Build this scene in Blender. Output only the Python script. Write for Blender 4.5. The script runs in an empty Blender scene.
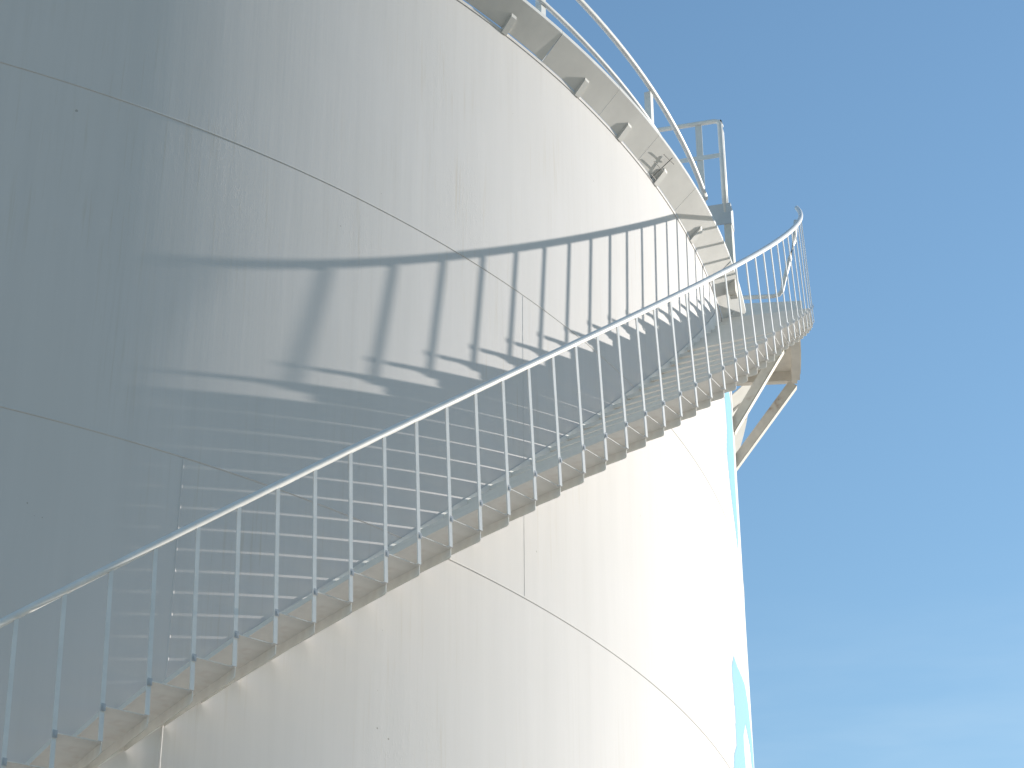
import bpy, bmesh, math, random
from mathutils import Vector, Matrix
random.seed(7)
PI = math.pi
C = bpy.data.collections.new('Scene'); sc = bpy.context.scene
sc.collection.children.link(C)
EYE = 1.6            # camera height; heights below are measured from the eye, h() makes them world heights
def h(z): return z + EYE
def P(R, th, z):     # tank coordinates: th = 0 faces the camera, positive to the right
    return Vector((R*math.sin(th), -R*math.cos(th), h(z)))
rad = math.radians

# ------------------------------------------------------------------ helpers
def link(name, bm, mats, parent=None, smooth=False, loc=None):
    me = bpy.data.meshes.new(name); bm.to_mesh(me); bm.free()
    o = bpy.data.objects.new(name, me); C.objects.link(o)
    for m in (mats if isinstance(mats, (list, tuple)) else [mats]): me.materials.append(m)
    if smooth:
        for p in me.polygons: p.use_smooth = True
    if parent is not None:
        o.parent = parent
        me.transform(Matrix.Translation(-parent.location))
    return o
def thing(name, label, cat, loc, group=None):
    o = bpy.data.objects.new(name, None); C.objects.link(o); o.location = loc
    o['label'] = label; o['category'] = cat
    if group: o['group'] = group
    o.empty_display_size = .3
    return o
def hexa(bm, v, mat=0):            # v: 8 corners, bottom loop then top loop
    b = [bm.verts.new(x) for x in v]
    for f in ((3,2,1,0),(4,5,6,7),(0,1,5,4),(1,2,6,5),(2,3,7,6),(3,0,4,7)):
        fc = bm.faces.new([b[i] for i in f]); fc.material_index = mat
def arcbox(bm, t0, t1, R0, R1, z0, z1, n=1, dz=0.0, mat=0):   # ring sector, dz = rise over the sector
    loops = []
    for i in range(n+1):
        f = i/n; t = t0+(t1-t0)*f; d = dz*f
        loops.append([bm.verts.new(P(R, t, z+d)) for R, z in ((R0,z0),(R1,z0),(R1,z1),(R0,z1))])
    for a, b in zip(loops, loops[1:]):
        for k in range(4):
            fc = bm.faces.new((a[k], a[(k+1)%4], b[(k+1)%4], b[k])); fc.material_index = mat
    bm.faces.new(loops[0][::-1]).material_index = mat; bm.faces.new(loops[-1]).material_index = mat
def revolve(bm, prof, t0, t1, n, closed_prof=False, mat=0):   # prof: list of (R, z)
    full = abs((t1-t0)-2*PI) < 1e-6
    cols = []
    for i in range(n if full else n+1):
        t = t0+(t1-t0)*i/n
        cols.append([bm.verts.new(P(R, t, z)) for R, z in prof])
    m = len(prof)
    for i in range(n):
        a, b = cols[i], cols[(i+1) % len(cols)]
        for k in range(m if closed_prof else m-1):
            j = (k+1) % m
            bm.faces.new((a[k], b[k], b[j], a[j])).material_index = mat
    if closed_prof and not full:
        bm.faces.new(cols[0]); bm.faces.new(cols[-1][::-1])
def tube(bm, pts, r, seg=10, closed=False, r2=None):
    pts = [Vector(p) for p in pts]; n = len(pts); rings = []
    for i, p in enumerate(pts):
        if closed: d = (pts[(i+1) % n]-pts[i-1])
        else: d = (pts[min(i+1, n-1)]-pts[max(i-1, 0)])
        d.normalize()
        up = Vector((0,0,1)) if abs(d.z) < .97 else Vector((p.x, p.y, 0)).normalized()
        a = d.cross(up).normalized(); b = a.cross(d)
        rings.append([bm.verts.new(p+a*(math.cos(2*PI*k/seg)*r)+b*(math.sin(2*PI*k/seg)*(r2 or r))) for k in range(seg)])
    for i in range(n if closed else n-1):
        A, B = rings[i], rings[(i+1) % n]
        for k in range(seg):
            bm.faces.new((A[k], A[(k+1)%seg], B[(k+1)%seg], B[k]))
    if not closed:
        bm.faces.new(rings[0][::-1]); bm.faces.new(rings[-1])
def fix(bm):
    bmesh.ops.recalc_face_normals(bm, faces=bm.faces); return bm
def bevel(bm, w, seg=1):
    bmesh.ops.bevel(bm, geom=list(bm.edges), offset=w, segments=seg, affect='EDGES', profile=.5); return bm

# ------------------------------------------------------------------ materials
class NT:
    def __init__(s, name):
        s.m = bpy.data.materials.new(name); s.m.use_nodes = True
        s.t = s.m.node_tree; s.b = s.t.nodes['Principled BSDF']
    def n(s, typ, **kw):
        x = s.t.nodes.new(typ)
        for k, v in kw.items(): setattr(x, k, v)
        return x
    def l(s, a, b): s.t.links.new(a, b)
    def math(s, op, a, b=None, c=None, clamp=False):
        x = s.n('ShaderNodeMath', operation=op); x.use_clamp = clamp
        for i, v in enumerate((a, b, c)):
            if v is None: continue
            if isinstance(v, (int, float)): x.inputs[i].default_value = v
            else: s.l(v, x.inputs[i])
        return x.outputs[0]
    def noise(s, vec, scale, detail=3, rough=.5):
        x = s.n('ShaderNodeTexNoise'); x.inputs['Scale'].default_value = scale
        x.inputs['Detail'].default_value = detail; x.inputs['Roughness'].default_value = rough
        s.l(vec, x.inputs['Vector']); return x.outputs['Fac']
    def ramp(s, fac, stops):
        x = s.n('ShaderNodeValToRGB'); e = x.color_ramp.elements
        while len(e) < len(stops): e.new(.5)
        for k, (p, c) in enumerate(stops):
            e[k].position = p; e[k].color = (c[0], c[1], c[2], 1) if isinstance(c, tuple) else (c, c, c, 1)
        s.l(fac, x.inputs[0]); return x.outputs[0]
    def mix(s, fac, a, b, mode='MIX'):
        x = s.n('ShaderNodeMix', data_type='RGBA', blend_type=mode)
        for i, v in ((0, fac), (6, a), (7, b)):
            if isinstance(v, (int, float)): x.inputs[i].default_value = v
            elif isinstance(v, tuple): x.inputs[i].default_value = (*v, 1)
            else: s.l(v, x.inputs[i])
        return x.outputs[2]
    def comb(s, x, y, z):
        c = s.n('ShaderNodeCombineXYZ')
        for i, v in enumerate((x, y, z)):
            if isinstance(v, (int, float)): c.inputs[i].default_value = v
            else: s.l(v, c.inputs[i])
        return c.outputs[0]
    def bump(s, height, strength, dist, chain=None):
        b = s.n('ShaderNodeBump'); b.inputs['Strength'].default_value = strength; b.inputs['Distance'].default_value = dist
        s.l(height, b.inputs['Height'])
        if chain is not None: s.l(chain, b.inputs['Normal'])
        return b.outputs[0]

def wall_paint(name, base, worn=True):
    k = NT(name)
    geo = k.n('ShaderNodeNewGeometry'); sep = k.n('ShaderNodeSeparateXYZ'); k.l(geo.outputs['Position'], sep.inputs[0])
    ang = k.math('ARCTAN2', sep.outputs[0], k.math('MULTIPLY', sep.outputs[1], -1.0))
    u = k.math('MULTIPLY', ang, 10.0); v = sep.outputs[2]       # metres round the tank, metres up
    uv = k.comb(u, v, 0.0)
    streak = k.noise(k.comb(u, k.math('MULTIPLY', v, .045), 0.0), 7.0, 5, .62)
    fine = k.noise(k.comb(u, k.math('MULTIPLY', v, .03), 3.0), 38.0, 3, .6)
    cloud = k.noise(uv, .9, 4, .55)
    where = k.noise(k.comb(u, k.math('MULTIPLY', v, .5), 9.0), .8, 3, .55)
    mask = k.ramp(where, [(.48, 0.0), (.62, 1.0)])
    col = k.mix(k.ramp(streak, [(.3, 0.0), (.75, 1.0)]), tuple(c*.94 for c in base), base)
    col = k.mix(k.math('MULTIPLY', k.ramp(cloud, [(.35, 1.0), (.7, 0.0)]), .35), col, (base[0]*.93, base[1]*.925, base[2]*.90))
    stain = k.math('MULTIPLY', k.math('MULTIPLY', k.ramp(fine, [(.56, 0.0), (.72, 1.0)]), mask), .45)
    col = k.mix(stain, col, (base[0]*.80, base[1]*.74, base[2]*.62))
    wide = k.ramp(k.noise(k.comb(u, k.math('MULTIPLY', v, .4), 21.0), 1.1, 4, .6), [(.46, 0.0), (.66, 1.0)])
    lines = k.math('MULTIPLY', k.ramp(k.noise(k.comb(u, k.math('MULTIPLY', v, .02), 5.0), 24.0, 4, .7), [(.50, 0.0), (.68, 1.0)]), wide)
    col = k.mix(k.math('MULTIPLY', lines, .19), col, (base[0]*.76, base[1]*.72, base[2]*.64))
    # pin-prick chips and rust specks
    vor = k.n('ShaderNodeTexVoronoi'); vor.inputs['Scale'].default_value = 8.0
    wob = k.noise(k.comb(u, k.math('MULTIPLY', v, .6), 0.0), 110.0, 2, .6)
    k.l(uv, vor.inputs['Vector'])
    sepc = k.n('ShaderNodeSeparateColor'); k.l(vor.outputs['Color'], sepc.inputs[0])
    d = k.math('SUBTRACT', vor.outputs['Distance'], k.math('MULTIPLY', wob, .07))
    size = k.math('SUBTRACT', k.math('MULTIPLY', sepc.outputs[1], .10), .045)
    chip = k.math('MULTIPLY', k.math('LESS_THAN', d, size), k.math('GREATER_THAN', sepc.outputs[0], .90))
    chip = k.math('MULTIPLY', chip, k.ramp(k.noise(uv, .55, 2, .5), [(.48, 0.0), (.56, 1.0)]))
    v2 = k.n('ShaderNodeTexVoronoi'); v2.inputs['Scale'].default_value = 20.0; k.l(uv, v2.inputs['Vector'])
    s2 = k.n('ShaderNodeSeparateColor'); k.l(v2.outputs['Color'], s2.inputs[0])
    c2 = k.math('LESS_THAN', k.math('SUBTRACT', v2.outputs['Distance'], k.math('MULTIPLY', wob, .12)), k.math('SUBTRACT', k.math('MULTIPLY', s2.outputs[1], .17), .07))
    c2 = k.math('MULTIPLY', k.math('MULTIPLY', c2, k.math('GREATER_THAN', s2.outputs[0], .70)), k.math('GREATER_THAN', k.noise(k.comb(u, k.math('MULTIPLY', v, .6), 2.0), 1.1, 2, .5), .655))
    chip = k.math('MAXIMUM', chip, c2)
    col = k.mix(k.math('MULTIPLY', chip, .55), col, (.22, .19, .15))
    k.l(col, k.b.inputs['Base Color'])
    k.b.inputs['Roughness'].default_value = .65
    k.b.inputs['Specular IOR Level'].default_value = .12
    # brush streaks, blisters, slight plate waviness
    nb = k.bump(k.noise(uv, .45, 2, .5), 1.0, .010)
    nb = k.bump(streak, .38, .003, nb)
    nb = k.bump(fine, .14, .001, nb)
    bl = k.noise(k.comb(u, k.math('MULTIPLY', v, .35), 1.0), 16.0, 4, .6)
    ridge = k.math('MULTIPLY', k.ramp(k.math('ABSOLUTE', k.math('SUBTRACT', bl, .5)), [(0.0, 1.0), (.02, 0.0)]), k.ramp(where, [(.55, 0.0), (.66, 1.0)]))
    nb = k.bump(ridge, .25, .002, nb)
    nb = k.bump(chip, .6, -.003, nb)
    k.l(nb, k.b.inputs['Normal'])
    return k.m

def metal_paint(name, base, rust=.25, rough=.45, scale=9.0, bump=True, lo=.60):
    k = NT(name)
    geo = k.n('ShaderNodeTexCoord'); vec = geo.outputs['Object']
    a = k.noise(vec, scale, 4, .6); b = k.noise(vec, scale*.22, 4, .6)
    col = k.mix(k.ramp(a, [(.3, 0.0), (.7, 1.0)]), tuple(c*.86 for c in base), base)
    r = k.math('MULTIPLY', k.math('MULTIPLY', k.ramp(b, [(lo, 0.0), (lo+.10, 1.0)]), k.ramp(a, [(lo-.10, 0.0), (lo+.06, 1.0)])), rust)
    col = k.mix(r, col, (.24, .11, .045))
    k.l(col, k.b.inputs['Base Color']); k.b.inputs['Roughness'].default_value = rough
    k.b.inputs['Specular IOR Level'].default_value = .4
    if bump: k.l(k.bump(a, .12, .0006), k.b.inputs['Normal'])
    return k.m

WHITE = (.668, .646, .636)
M_wall = wall_paint('white_tank_paint', WHITE)
M_blue = wall_paint('light_blue_mural_paint', (.17, .42, .60))
M_steel = metal_paint('white_painted_steel', (.76, .755, .735), .15)
M_rail = metal_paint('white_rail_paint', (.80, .795, .78), .06, .4, 9.0, False)
M_tread = metal_paint('white_tread_paint', (.80, .785, .75), .35, .5, 6.0)
M_band = metal_paint('white_eave_paint', (.70, .69, .665), .10, .5, 2.5)
M_frame = metal_paint('rust_stained_white_paint', (.68, .645, .58), .7, .55, 9.0, False, .56)
M_bolt = metal_paint('galvanised_bolt', (.50, .52, .55), .1, .4, 30.0); 
M_dark = metal_paint('dark_grey_paint', (.17, .17, .165), .3, .6, 20.0)
M_grey = metal_paint('grey_platform_paint', (.55, .57, .59), .1, .5, 5.0)
M_roof = metal_paint('white_roof_paint', (.72, .72, .70), .05, .5, .8)
kc = NT('concrete'); vec = kc.n('ShaderNodeTexCoord').outputs['Object']
kc.l(kc.ramp(kc.noise(vec, 3.0, 6, .65), [(.3, (.30, .28, .25)), (.7, (.42, .40, .36))]), kc.b.inputs['Base Color'])
kc.b.inputs['Roughness'].default_value = .9; M_conc = kc.m
kg = NT('sandy_gravel'); vec = kg.n('ShaderNodeTexCoord').outputs['Object']
g1 = kg.noise(vec, .15, 5, .6); g2 = kg.noise(vec, 22.0, 4, .7)
gc = kg.mix(g1, (.275, .24, .195), (.34, .30, .25))
gc = kg.mix(kg.math('MULTIPLY', g2, .5), gc, (.21, .185, .145))
kg.l(gc, kg.b.inputs['Base Color']); kg.b.inputs['Roughness'].default_value = .95
kg.l(kg.bump(g2, .5, .02), kg.b.inputs['Normal']); M_ground = kg.m

# ------------------------------------------------------------------ setting
bm = bmesh.new()
vs = [bm.verts.new((4000*math.cos(2*PI*i/64), 4000*math.sin(2*PI*i/64), 0)) for i in range(64)]
bm.faces.new(vs)
g = link('ground', bm, M_ground); g['kind'] = 'structure'

# ------------------------------------------------------------------ the tank
ZB, ZA, ZT = 7.088, 9.590, 11.965
tank = thing('storage_tank', 'huge round white steel storage tank with welded plate seams and light blue paint patches', 'storage tank', (0, 0, 0))
bm = bmesh.new()
edges = [.30-EYE, ZB-7.5, ZB-5.0, ZB-2.5, ZB, ZA, ZT]
for k in range(6):                      # each plate course is its own smooth band, the weld beads lie between
    lo_, hi_ = edges[k], edges[k+1]
    top = hi_-.0098 if k < 5 else hi_-.03
    revolve(bm, [(10.0, lo_+(.007 if k else 0)), (10.0, top)], -PI, PI, 1080)
    if k < 5:
        revolve(bm, [(10.0, hi_-.0098), (9.9975, hi_-.0097)], -PI, PI, 720); revolve(bm, [(9.9975, hi_-.0097), (9.9975, hi_-.0078)], -PI, PI, 720)
        revolve(bm, [(9.997, hi_-.008), (10.0032, hi_-.004), (10.004, hi_+.003), (9.999, hi_+.008)], -PI, PI, 720)
revolve(bm, [(9.998, ZT-.031), (10.008, ZT-.029)], -PI, PI, 720)
revolve(bm, [(10.008, ZT-.029), (10.008, ZT)], -PI, PI, 720)
revolve(bm, [(10.008, ZT), (9.96, ZT)], -PI, PI, 720); revolve(bm, [(9.96, ZT), (9.96, ZT-.3)], -PI, PI, 360)
def weld(deg, z0, z1, sz=1.0):
    n = 60; cols = []
    t = rad(deg); w = .008/10*sz
    for i in range(n+1):
        z = z0+(z1-z0)*i/n
        b = (.0035+.002*random.random())*sz; q = w*(.8+.5*random.random())
        cols.append([bm.verts.new(P(R, t+d, z)) for d, R in ((-q, 9.999), (-q*.5, 10.0+b), (q*.5, 10.0+b), (q, 9.999))])
    for a, b in zip(cols, cols[1:]):
        for k in range(3): bm.faces.new((a[k], a[k+1], b[k+1], b[k]))
zc = [.3-EYE, ZB-5, ZB-2.5, ZB, ZA, ZT-.03]
offs = [14.65-30, 31.4-54, 14.65, 31.4, 14.65-18]
for c in range(5):
    for s in range(-3, 4):
        d = offs[c]+s*54.0
        if 27 < d < 72 and c in (4,): continue
        if -60 < d < 130: weld(d, zc[c]+.012, zc[c+1]-.012, 1.0 if c == 2 else .35)
# light blue mural patches, painted on the plates
up = [(56.56,11.11),(57.4,11.34),(58.6,11.36),(60.04,11.31),(60.31,11.08),(59.9,10.68),(59.5,10.43),(59.6,10.23),(59.6,9.95),(58.9,9.62),(57.9,9.80),(57.1,9.96),(56.6,10.12),(56.3,10.30),(56.1,10.42),(56.75,10.74),(56.5,10.98)]
lo = [(54.49,8.27),(55.37,8.24),(56.4,8.25),(58.13,8.27),(59.48,8.18),(60.1,8.05),(61.37,7.92),(61.6,7.3),(61.4,6.6),(60.3,6.7),(60.2,7.3),(60.56,7.67),(59.52,7.60),(59.06,7.76),(58.1,7.80),(57.32,7.85),(56.19,7.66),(56.36,7.38),(56.5,6.9),(55.6,6.3),(54.0,6.5),(52.4,6.9),(52.8,7.14),(53.1,7.29),(53.82,7.41),(53.94,7.71),(53.8,7.93),(53.67,8.11)]
more = [(74,11.2),(79,11.0),(83,10.2),(82,9.2),(78,8.6),(74,9.1),(70,8.8),(68,9.6),(71,10.4)]
def inside(x, y, poly):
    c = False; j = len(poly)-1
    for i in range(len(poly)):
        (xi, yi), (xj, yj) = poly[i], poly[j]
        if (yi > y) != (yj > y) and x < (xj-xi)*(y-yi)/(yj-yi)+xi: c = not c
        j = i
    return c
def paint(poly, da, dz):
    x0, x1 = min(p[0] for p in poly), max(p[0] for p in poly); y0, y1 = min(p[1] for p in poly), max(p[1] for p in poly)
    vd = {}
    def V(i, j):
        if (i, j) not in vd: vd[i, j] = bm.verts.new(P(10.0015, rad(x0+i*da), y0+j*dz))
        return vd[i, j]
    for i in range(int((x1-x0)/da)+1):
        for j in range(int((y1-y0)/dz)+1):
            if inside(x0+(i+.5)*da, y0+(j+.5)*dz, poly):
                bm.faces.new((V(i, j), V(i+1, j), V(i+1, j+1), V(i, j+1))).material_index = 1
paint(up, .12, .010); paint(lo, .12, .010); paint(more, .25, .03)
wall = link('wall', bm, [M_wall, M_blue], tank, True)
bm = bmesh.new()
revolve(bm, [(9.955, ZT-.05), (9.955, ZT+.0), (6.0, ZT+.35), (2.5, ZT+.55), (.02, ZT+.62)], -PI, PI, 240)
link('roof', fix(bm), M_roof, tank, True)
bm = bmesh.new(); revolve(bm, [(9.6, -EYE), (10.6, -EYE), (10.6, .25-EYE), (10.5, .30-EYE), (9.6, .30-EYE)], -PI, PI, 180)
link('foundation_ring', fix(bm), M_conc, tank)
# flared eave of flat panels
bd = [30.1, 35.8, 39.85, 44.0, 49.4, 57.7]
angs = [30.1-4.9*k for k in range(60) if 30.1-4.9*k > -180][::-1]+bd[1:]+[57.7+4.9*k for k in range(1, 30) if 57.7+4.9*k < 175]
angs = [a for a in angs if not 58 < a < 66]
bm = bmesh.new()
for i in range(len(angs)):
    a0 = rad((angs[i-1]+angs[i])/2 if i else (angs[-1]-360+angs[0])/2)
    a1 = rad((angs[i]+angs[i+1])/2 if i < len(angs)-1 else (angs[i]+angs[0]+360)/2)
    if abs(angs[i]-57.7) < .01: a1 = rad(58.6)
    if i and angs[i]-angs[i-1] > 8.5: a0 = rad(angs[i]-2)
    gz = .010 if angs[i] < 31 else .001
    g = .0002; tl = random.uniform(-.004, .004)
    A = lambda t: (P(10.0095, t, ZT+gz), P(10.213, t, 12.152+tl), P(10.213, t, 12.185+tl), P(10.205, t, 12.186+tl), P(10.203, t, 12.156+tl), P(10.0085, t, ZT+gz+.006))
    n = 8; cs = [[bm.verts.new(v) for v in A(a0+g+(a1-a0-2*g)*j/n)] for j in range(n+1)]
    for a, b in zip(cs, cs[1:]):
        for k in range(6): bm.faces.new((a[k], a[(k+1)%6], b[(k+1)%6], b[k]))
    bm.faces.new(cs[0][::-1]); bm.faces.new(cs[-1])
link('eave_flashing', fix(bm), M_band, tank)
for d in angs:
    bm = bmesh.new(); w = .029/10; t = rad(d)
    pr = [(9.99, ZT-.030), (10.012, ZT-.034), (10.112, ZT+.074), (10.115, ZT+.105), (10.0, ZT+.006)]
    A = [bm.verts.new(P(R, t-w, z)) for R, z in pr]; B = [bm.verts.new(P(R, t+w, z)) for R, z in pr]
    for k in range(5): bm.faces.new((A[k], A[(k+1)%5], B[(k+1)%5], B[k]))
    bm.faces.new(A[::-1]); bm.faces.new(B)
    link('eave_bracket', fix(bm), M_band, tank)

bm = bmesh.new()  # thin dark rods under the eave: one slanting outwards, short ones across it
def thin_rod(a, b, r): tube(bm, [P(a[0], rad(a[1]), a[2]), P(b[0], rad(b[1]), b[2])], r, 6)
thin_rod((10.0, 43.5, 11.945), (10.205, 43.62, 12.118), .004)
thin_rod((10.175, 42.95, 12.085), (10.19, 44.0, 12.10), .004); thin_rod((10.095, 42.75, 12.015), (10.105, 43.75, 12.025), .004); thin_rod((10.03, 43.2, 11.955), (10.03, 43.75, 11.958), .005)
link('eave_rods', fix(bm), M_dark, tank)

# ------------------------------------------------------------------ the stair
TH0, DTH, Z0, DZ = .16526, .02305, 4.7602, .2032
RO = 10.837; RIN = 10.0075
ILOW, ITOP = -30, 36
def th(i): return TH0+DTH*i
def drop(i): return .021*max(0, i-29)      # the last rises are a little lower
def zz(i): return Z0+DZ*i
foot = P(10.45, th(ILOW), 0); foot.z = 0
stair = thing('spiral_staircase', 'white steel staircase with open treads and thin balusters winding up the side of the tank', 'staircase', foot)
def place(o, i):
    # a copy built at step 0, moved to step i; tank axis is the world origin
    a = DTH*i
    o.rotation_euler = (0, 0, a)
    o.location = Vector((0, 0, DZ*i-drop(i)))-foot
# tread: bent plate with lips turned down front and back, rounded outer corner
bm = bmesh.new()
t0, t1 = TH0-.0012, TH0+DTH-.0008
tk = .005; lp = .046; e = tk/RO
def tread_outer(R, cut):   # lips rise towards the outer corner
    l = .036-cut*.5; lb = .070-cut
    return [(t0, Z0-l), (t0+e, Z0-l), (t0+e, Z0-tk), (t1-e, Z0-tk), (t1-e, Z0-lb), (t1, Z0-lb), (t1, Z0-.004), (t1-.0006, Z0), (t0+.0006, Z0), (t0, Z0-.004)]
secs = [(RIN, 0), (RIN+.25, 0), (RO-.25, 0), (RO-.02, 0), (RO-.006, .004), (RO, .012)]
cols = [[bm.verts.new(P(R, t, z)) for t, z in tread_outer(R, c)] for R, c in secs]
for a, b in zip(cols, cols[1:]):
    for k in range(10): bm.faces.new((a[k], a[(k+1)%10], b[(k+1)%10], b[k]))
bm.faces.new(cols[0][::-1]); bm.faces.new(cols[-1])
tread = link('tread', fix(bm), M_tread, stair)
tread.data.transform(Matrix.Translation(foot))
# baluster: flat bar fixed to the front of its tread and the back of the one below
RB = RO+.010; RAILH = .820
def flat_bar(bm, c, w, R0, R1, z0, z1, th_):     # slightly leaning flat bar
    v = []
    for R, z in ((R0, z0), (R1, z1)):
        v += [P(R-th_/2, c-w, z), P(R-th_/2, c+w, z), P(R+th_/2, c+w, z), P(R+th_/2, c-w, z)]; c -= .0012
    hexa(bm, v)
c0 = TH0-.0024; w = .0125/RB
def baluster(i):
    k = drop(i)
    bm = bmesh.new()
    flat_bar(bm, c0, w, RB+.006, RB-.036, Z0-DZ-.006+(.015 if i > 29 else 0), Z0+RAILH+k, .008)
    arcbox(bm, c0-w, c0+w*.9, RB-.026, RB-.0005, Z0-DZ-.006, Z0-DZ+.001)
    o = link('baluster', fix(bm), M_rail, stair); o.data.transform(Matrix.Translation(foot))
    bm = bmesh.new()
    arcbox(bm, c0-w*1.03, c0+w*1.03, RB+.0085, RB+.0110, Z0-.038, Z0+.004)
    arcbox(bm, c0-w*.4, c0+w*.4, RB+.0110, RB+.015, Z0-.030, Z0-.010)
    c = link('bolt_clip', fix(bm), M_bolt, stair); c.data.transform(Matrix.Translation(foot)); c.parent = o
    return o, c
bal, clip = baluster(ILOW)
for i in range(ILOW, ITOP+1):
    o = tread
    if i > ILOW: o = tread.copy(); C.objects.link(o); o.parent = stair
    place(o, i)
for i in range(ILOW, ITOP+2):
    if i == ILOW: o = bal
    elif i > 29: o, c = baluster(i)
    else:
        o = bal.copy(); C.objects.link(o); o.parent = stair
        c = clip.copy(); C.objects.link(c); c.parent = o
    place(o, i)
# handrail
RR = 10.806
bm = bmesh.new(); pts = []
s = ILOW-.6
while s <= 41.6:
    f = max(0, (s-36.5)/5.1)
    pts.append(P(RR-.03*f**1.6, th(s)-.0044, Z0+DZ*s+RAILH)); s += .4
tube(bm, pts, .023, 12)
link('handrail', fix(bm), M_rail, stair, True)
# inner stringer against the wall
bm = bmesh.new(); n = (ITOP-ILOW)*2
arcbox(bm, th(ILOW), th(34.6), 10.003, 10.007, zz(ILOW)-.255, zz(ILOW)+.028, n, DZ*(34.6-ILOW))
link('stringer', fix(bm), M_tread, stair)
# landing at the top with its frame
ta, tb = rad(59.0), rad(65.3); zl = 12.16
bm = bmesh.new(); arcbox(bm, ta, tb, 10.02, 10.70, zl-.006, zl, 8); link('landing_plate', fix(bm), M_frame, stair)
for args in ((ta, ta+.006, 10.02, 10.69), (tb-.006, tb, 10.02, 10.66), (ta+.0061, tb-.0061, 10.60, 10.685), (ta+.0061, tb-.0061, 10.02, 10.04)):
    bm = bmesh.new(); arcbox(bm, args[0], args[1], args[2], args[3], zl-.115, zl-.0065, 6); link('landing_beam', fix(bm), M_frame, stair)
def brace(t, Ru, zu, Rl, zl_, wd=.095):
    bm = bmesh.new(); u = P(Ru, t, zu); l = P(Rl, t, zl_); d = (u-l).normalized()
    tang = Vector((math.cos(t), math.sin(t), 0)); nrm = tang.cross(d).normalized()
    if nrm.z > 0: nrm = -nrm
    def bar(o0, a, b, c, dd):
        hexa(bm, [l+o0+a*x+b*y for x, y in ((0,0),(c,0),(c,dd),(0,dd))]+[u+o0+a*x+b*y for x, y in ((0,0),(c,0),(c,dd),(0,dd))])
    bar(Vector((0,0,0)), nrm, tang, wd, .009)          # leg facing along the wall
    bar(nrm*(wd-.009), nrm, tang, .0095, .075)          # turned leg
    return link('brace', fix(bm), M_frame, stair)
brace(rad(61.3), 10.49, zl-.05, 9.93, 11.17)
brace(rad(65.0), 10.575, zl-.115, 9.93, 11.14)
# end of the landing
te = rad(65.1)
bm = bmesh.new(); arcbox(bm, te, te+.0009, 10.03, 10.655, zl+.001, 12.83); link('end_panel', fix(bm), M_steel, stair)
bm = bmesh.new(); arcbox(bm, te-.0022, te+.0009, 10.03, 10.77, 12.835, 12.985); link('toe_board', fix(bm), M_steel, stair)
bm = bmesh.new()
tube(bm, [P(10.05, te, 13.07), P(10.48, te, 13.07), P(10.54, te, 13.085), P(10.575, te, 13.13), P(10.60, te, 13.24), P(10.68, te, 13.52), P(10.74, te, 13.74), P(10.772, te, 13.99)], .023, 10)
link('end_rail', fix(bm), M_steel, stair, True)

# ------------------------------------------------------------------ guard rail on the roof edge
RG = 9.967
rail = thing('roof_guard_rail', 'curved white two bar guard rail standing round the top edge of the tank roof', 'railing', P(RG, rad(33.3), ZT))
g0, g1 = rad(-170), rad(54.95)
def ringpts(z, a0, a1, n=200): return [P(RG, a0+(a1-a0)*i/n, z) for i in range(n+1)]
bm = bmesh.new(); tube(bm, ringpts(13.08, g0, g1), .026, 10); link('top_rail', fix(bm), M_rail, rail, True)
bm = bmesh.new(); tube(bm, ringpts(12.66, g0, g1), .022, 8); link('mid_rail', fix(bm), M_rail, rail, True)
d = 44.75
k = 0
while d-11.25*k > -170:
    t = rad(d-11.25*k); k += 1
    bm = bmesh.new(); q = .032/RG
    arcbox(bm, t-q, t+q, RG-.013, RG-.0055, ZT+.0, 13.06)
    arcbox(bm, t-q, t-q+.008/RG, RG-.065, RG-.0131, ZT+.0, 13.05)
    link('post', fix(bm), M_steel, rail)

# ------------------------------------------------------------------ small platform at the roof edge, above the landing
tp0, tp1 = rad(55.0), rad(55.9); zp = 12.995
plat = thing('roof_platform', 'small raised grey platform with pipe railing at the roof edge above the stair head', 'platform', P(10.0, tp0, ZT))
bm = bmesh.new()
arcbox(bm, tp0, tp0+.0010, 9.2, 10.20, zp-.235, zp)
arcbox(bm, tp0+.0011, tp1, 10.192, 10.20, zp-.235, zp, 4)
link('fascia', fix(bm), M_grey, plat)
bm = bmesh.new(); arcbox(bm, tp0+.0012, tp1, 9.2, 10.191, zp-.06, zp-.05, 4); link('floor_plate', fix(bm), M_grey, plat)
for t in (tp0+.004, tp1-.004):
    bm = bmesh.new(); arcbox(bm, t-.003, t+.003, 10.125, 10.195, 12.0, zp-.236); link('leg', fix(bm), M_frame, plat)
    bm = bmesh.new(); arcbox(bm, t-.003, t+.003, 9.3, 9.36, 12.03, zp-.06); link('leg', fix(bm), M_frame, plat)
tt = tp0+.002
def bend(z): return [P(9.2, tt, z), P(9.7, tt, z), P(10.09, tt, z), P(10.125, tt, z-.012), P(10.14, tt, z-.05)]
bm = bmesh.new(); tube(bm, bend(14.0)+[P(10.142, tt, 13.5), P(10.142, tt, zp-.1)], .024, 10); link('top_rail', fix(bm), M_rail, plat, True)
bm = bmesh.new(); arcbox(bm, tt-.0008, tt-.0003, 9.2, 10.16, 13.555, 13.605)
arcbox(bm, tt+.001, tp1, 10.146, 10.152, 13.555, 13.605, 4); link('mid_rail', fix(bm), M_rail, plat)
for R in (9.93, 9.3):
    bm = bmesh.new(); arcbox(bm, tt-.0002, tt+.0006, R-.032, R+.032, zp-.1, 13.985); arcbox(bm, tt+.0007, tt+.006, R-.032, R-.025, zp-.1, 13.985); link('post', fix(bm), M_steel, plat)
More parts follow.
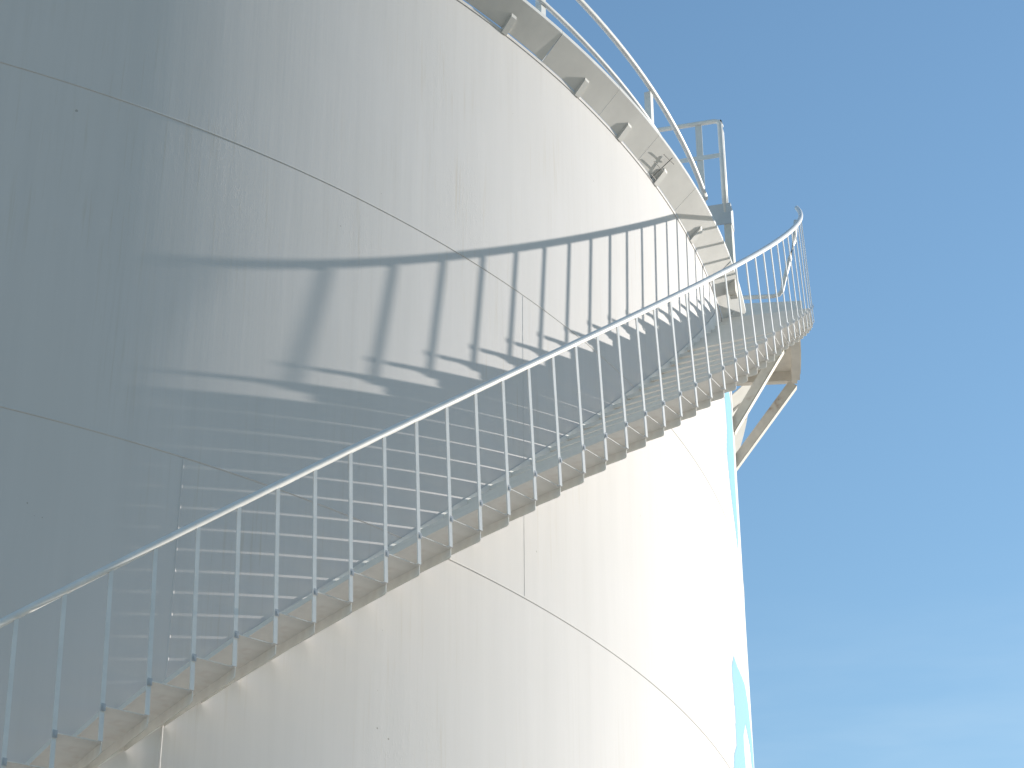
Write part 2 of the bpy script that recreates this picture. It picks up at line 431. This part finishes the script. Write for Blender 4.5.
bm = bmesh.new(); tube(bm, [P(10.142, tp1-.002, zp-.1), P(10.142, tp1-.002, 13.94), P(10.142, tp1-.006, 13.99), P(10.142, tp1-.012, 14.0), P(10.142, tt+.01, 14.0)], .02, 10); link('side_rail', fix(bm), M_rail, plat, True)

# ------------------------------------------------------------------ camera
F = Vector((0.30022297, 0.80267835, 0.51533837)); Rv = Vector((0.93728673, -0.34854503, -0.00315414)); U = Vector((-0.17708687, -0.48396676, 0.85698099))
cam = bpy.data.objects.new('camera', bpy.data.cameras.new('camera')); C.objects.link(cam)
m = Matrix((Rv, U, -F)).transposed().to_4x4(); m.translation = (0, -22.2313, EYE)
cam.matrix_world = m
cam.data.sensor_width = 36; cam.data.lens = 36*2345.76/1024
cam.data.clip_start = .1; cam.data.clip_end = 9000
sc.camera = cam

# ------------------------------------------------------------------ light
EL = rad(13.9); A = rad(101.9)
sdir = Vector((math.sin(A)*math.cos(EL), -math.cos(A)*math.cos(EL), math.sin(EL)))
sl = bpy.data.lights.new('sun', 'SUN'); so = bpy.data.objects.new('sun', sl); C.objects.link(so)
sl.energy = 4.85; sl.angle = rad(.53); sl.color = (1.0, .94, .86)
so.rotation_euler = sdir.to_track_quat('Z', 'Y').to_euler(); so.location = sdir*60
w = bpy.data.worlds.new('World'); sc.world = w; w.use_nodes = True
nt = w.node_tree; bg = nt.nodes['Background']
sky = nt.nodes.new('ShaderNodeTexSky'); sky.sky_type = 'NISHITA'; sky.sun_disc = False
sky.sun_elevation = EL; sky.sun_rotation = math.atan2(sdir.x, sdir.y)
sky.air_density = 1.5; sky.dust_density = .1; sky.ozone_density = 3.8; sky.altitude = 0
tc = nt.nodes.new('ShaderNodeTexCoord'); mp = nt.nodes.new('ShaderNodeMapping'); mp.inputs['Scale'].default_value = (2.0, 2.0, 11)
mp.inputs['Rotation'].default_value = (rad(3), rad(-4), 0)
ns = nt.nodes.new('ShaderNodeTexNoise'); ns.inputs['Scale'].default_value = 1.6; ns.inputs['Detail'].default_value = 5; ns.inputs['Roughness'].default_value = .55
nt.links.new(tc.outputs['Generated'], mp.inputs[0]); nt.links.new(mp.outputs[0], ns.inputs['Vector'])
def mrange(src, a, b):
    x = nt.nodes.new('ShaderNodeMapRange'); x.interpolation_type = 'SMOOTHSTEP'
    x.inputs['From Min'].default_value = a; x.inputs['From Max'].default_value = b
    nt.links.new(src, x.inputs['Value']); return x.outputs[0]
sx = nt.nodes.new('ShaderNodeSeparateXYZ'); nt.links.new(tc.outputs['Generated'], sx.inputs[0])
mu = nt.nodes.new('ShaderNodeMath'); mu.operation = 'MULTIPLY'
nt.links.new(mrange(ns.outputs['Fac'], .36, .72), mu.inputs[0]); nt.links.new(mrange(sx.outputs[2], .452, .375), mu.inputs[1])
m2 = nt.nodes.new('ShaderNodeMath'); m2.operation = 'MULTIPLY'; m2.inputs[1].default_value = .28; nt.links.new(mu.outputs[0], m2.inputs[0])
mx = nt.nodes.new('ShaderNodeMix'); mx.data_type = 'RGBA'; mx.inputs[7].default_value = (3.6, 4.4, 5.0, 1)     # thin high cirrus
nt.links.new(m2.outputs[0], mx.inputs[0]); nt.links.new(sky.outputs[0], mx.inputs[6]); nt.links.new(mx.outputs[2], bg.inputs[0]); bg.inputs[1].default_value = .15

vs_ = sc.view_settings
sc.display_settings.display_device = 'sRGB'
vs_.view_transform = 'Standard'; vs_.look = 'None'; vs_.gamma = 1; vs_.exposure = .42; vs_.use_curve_mapping = False
sc.cycles.use_denoising = True
sc.cycles.max_bounces = 8; sc.cycles.diffuse_bounces = 5
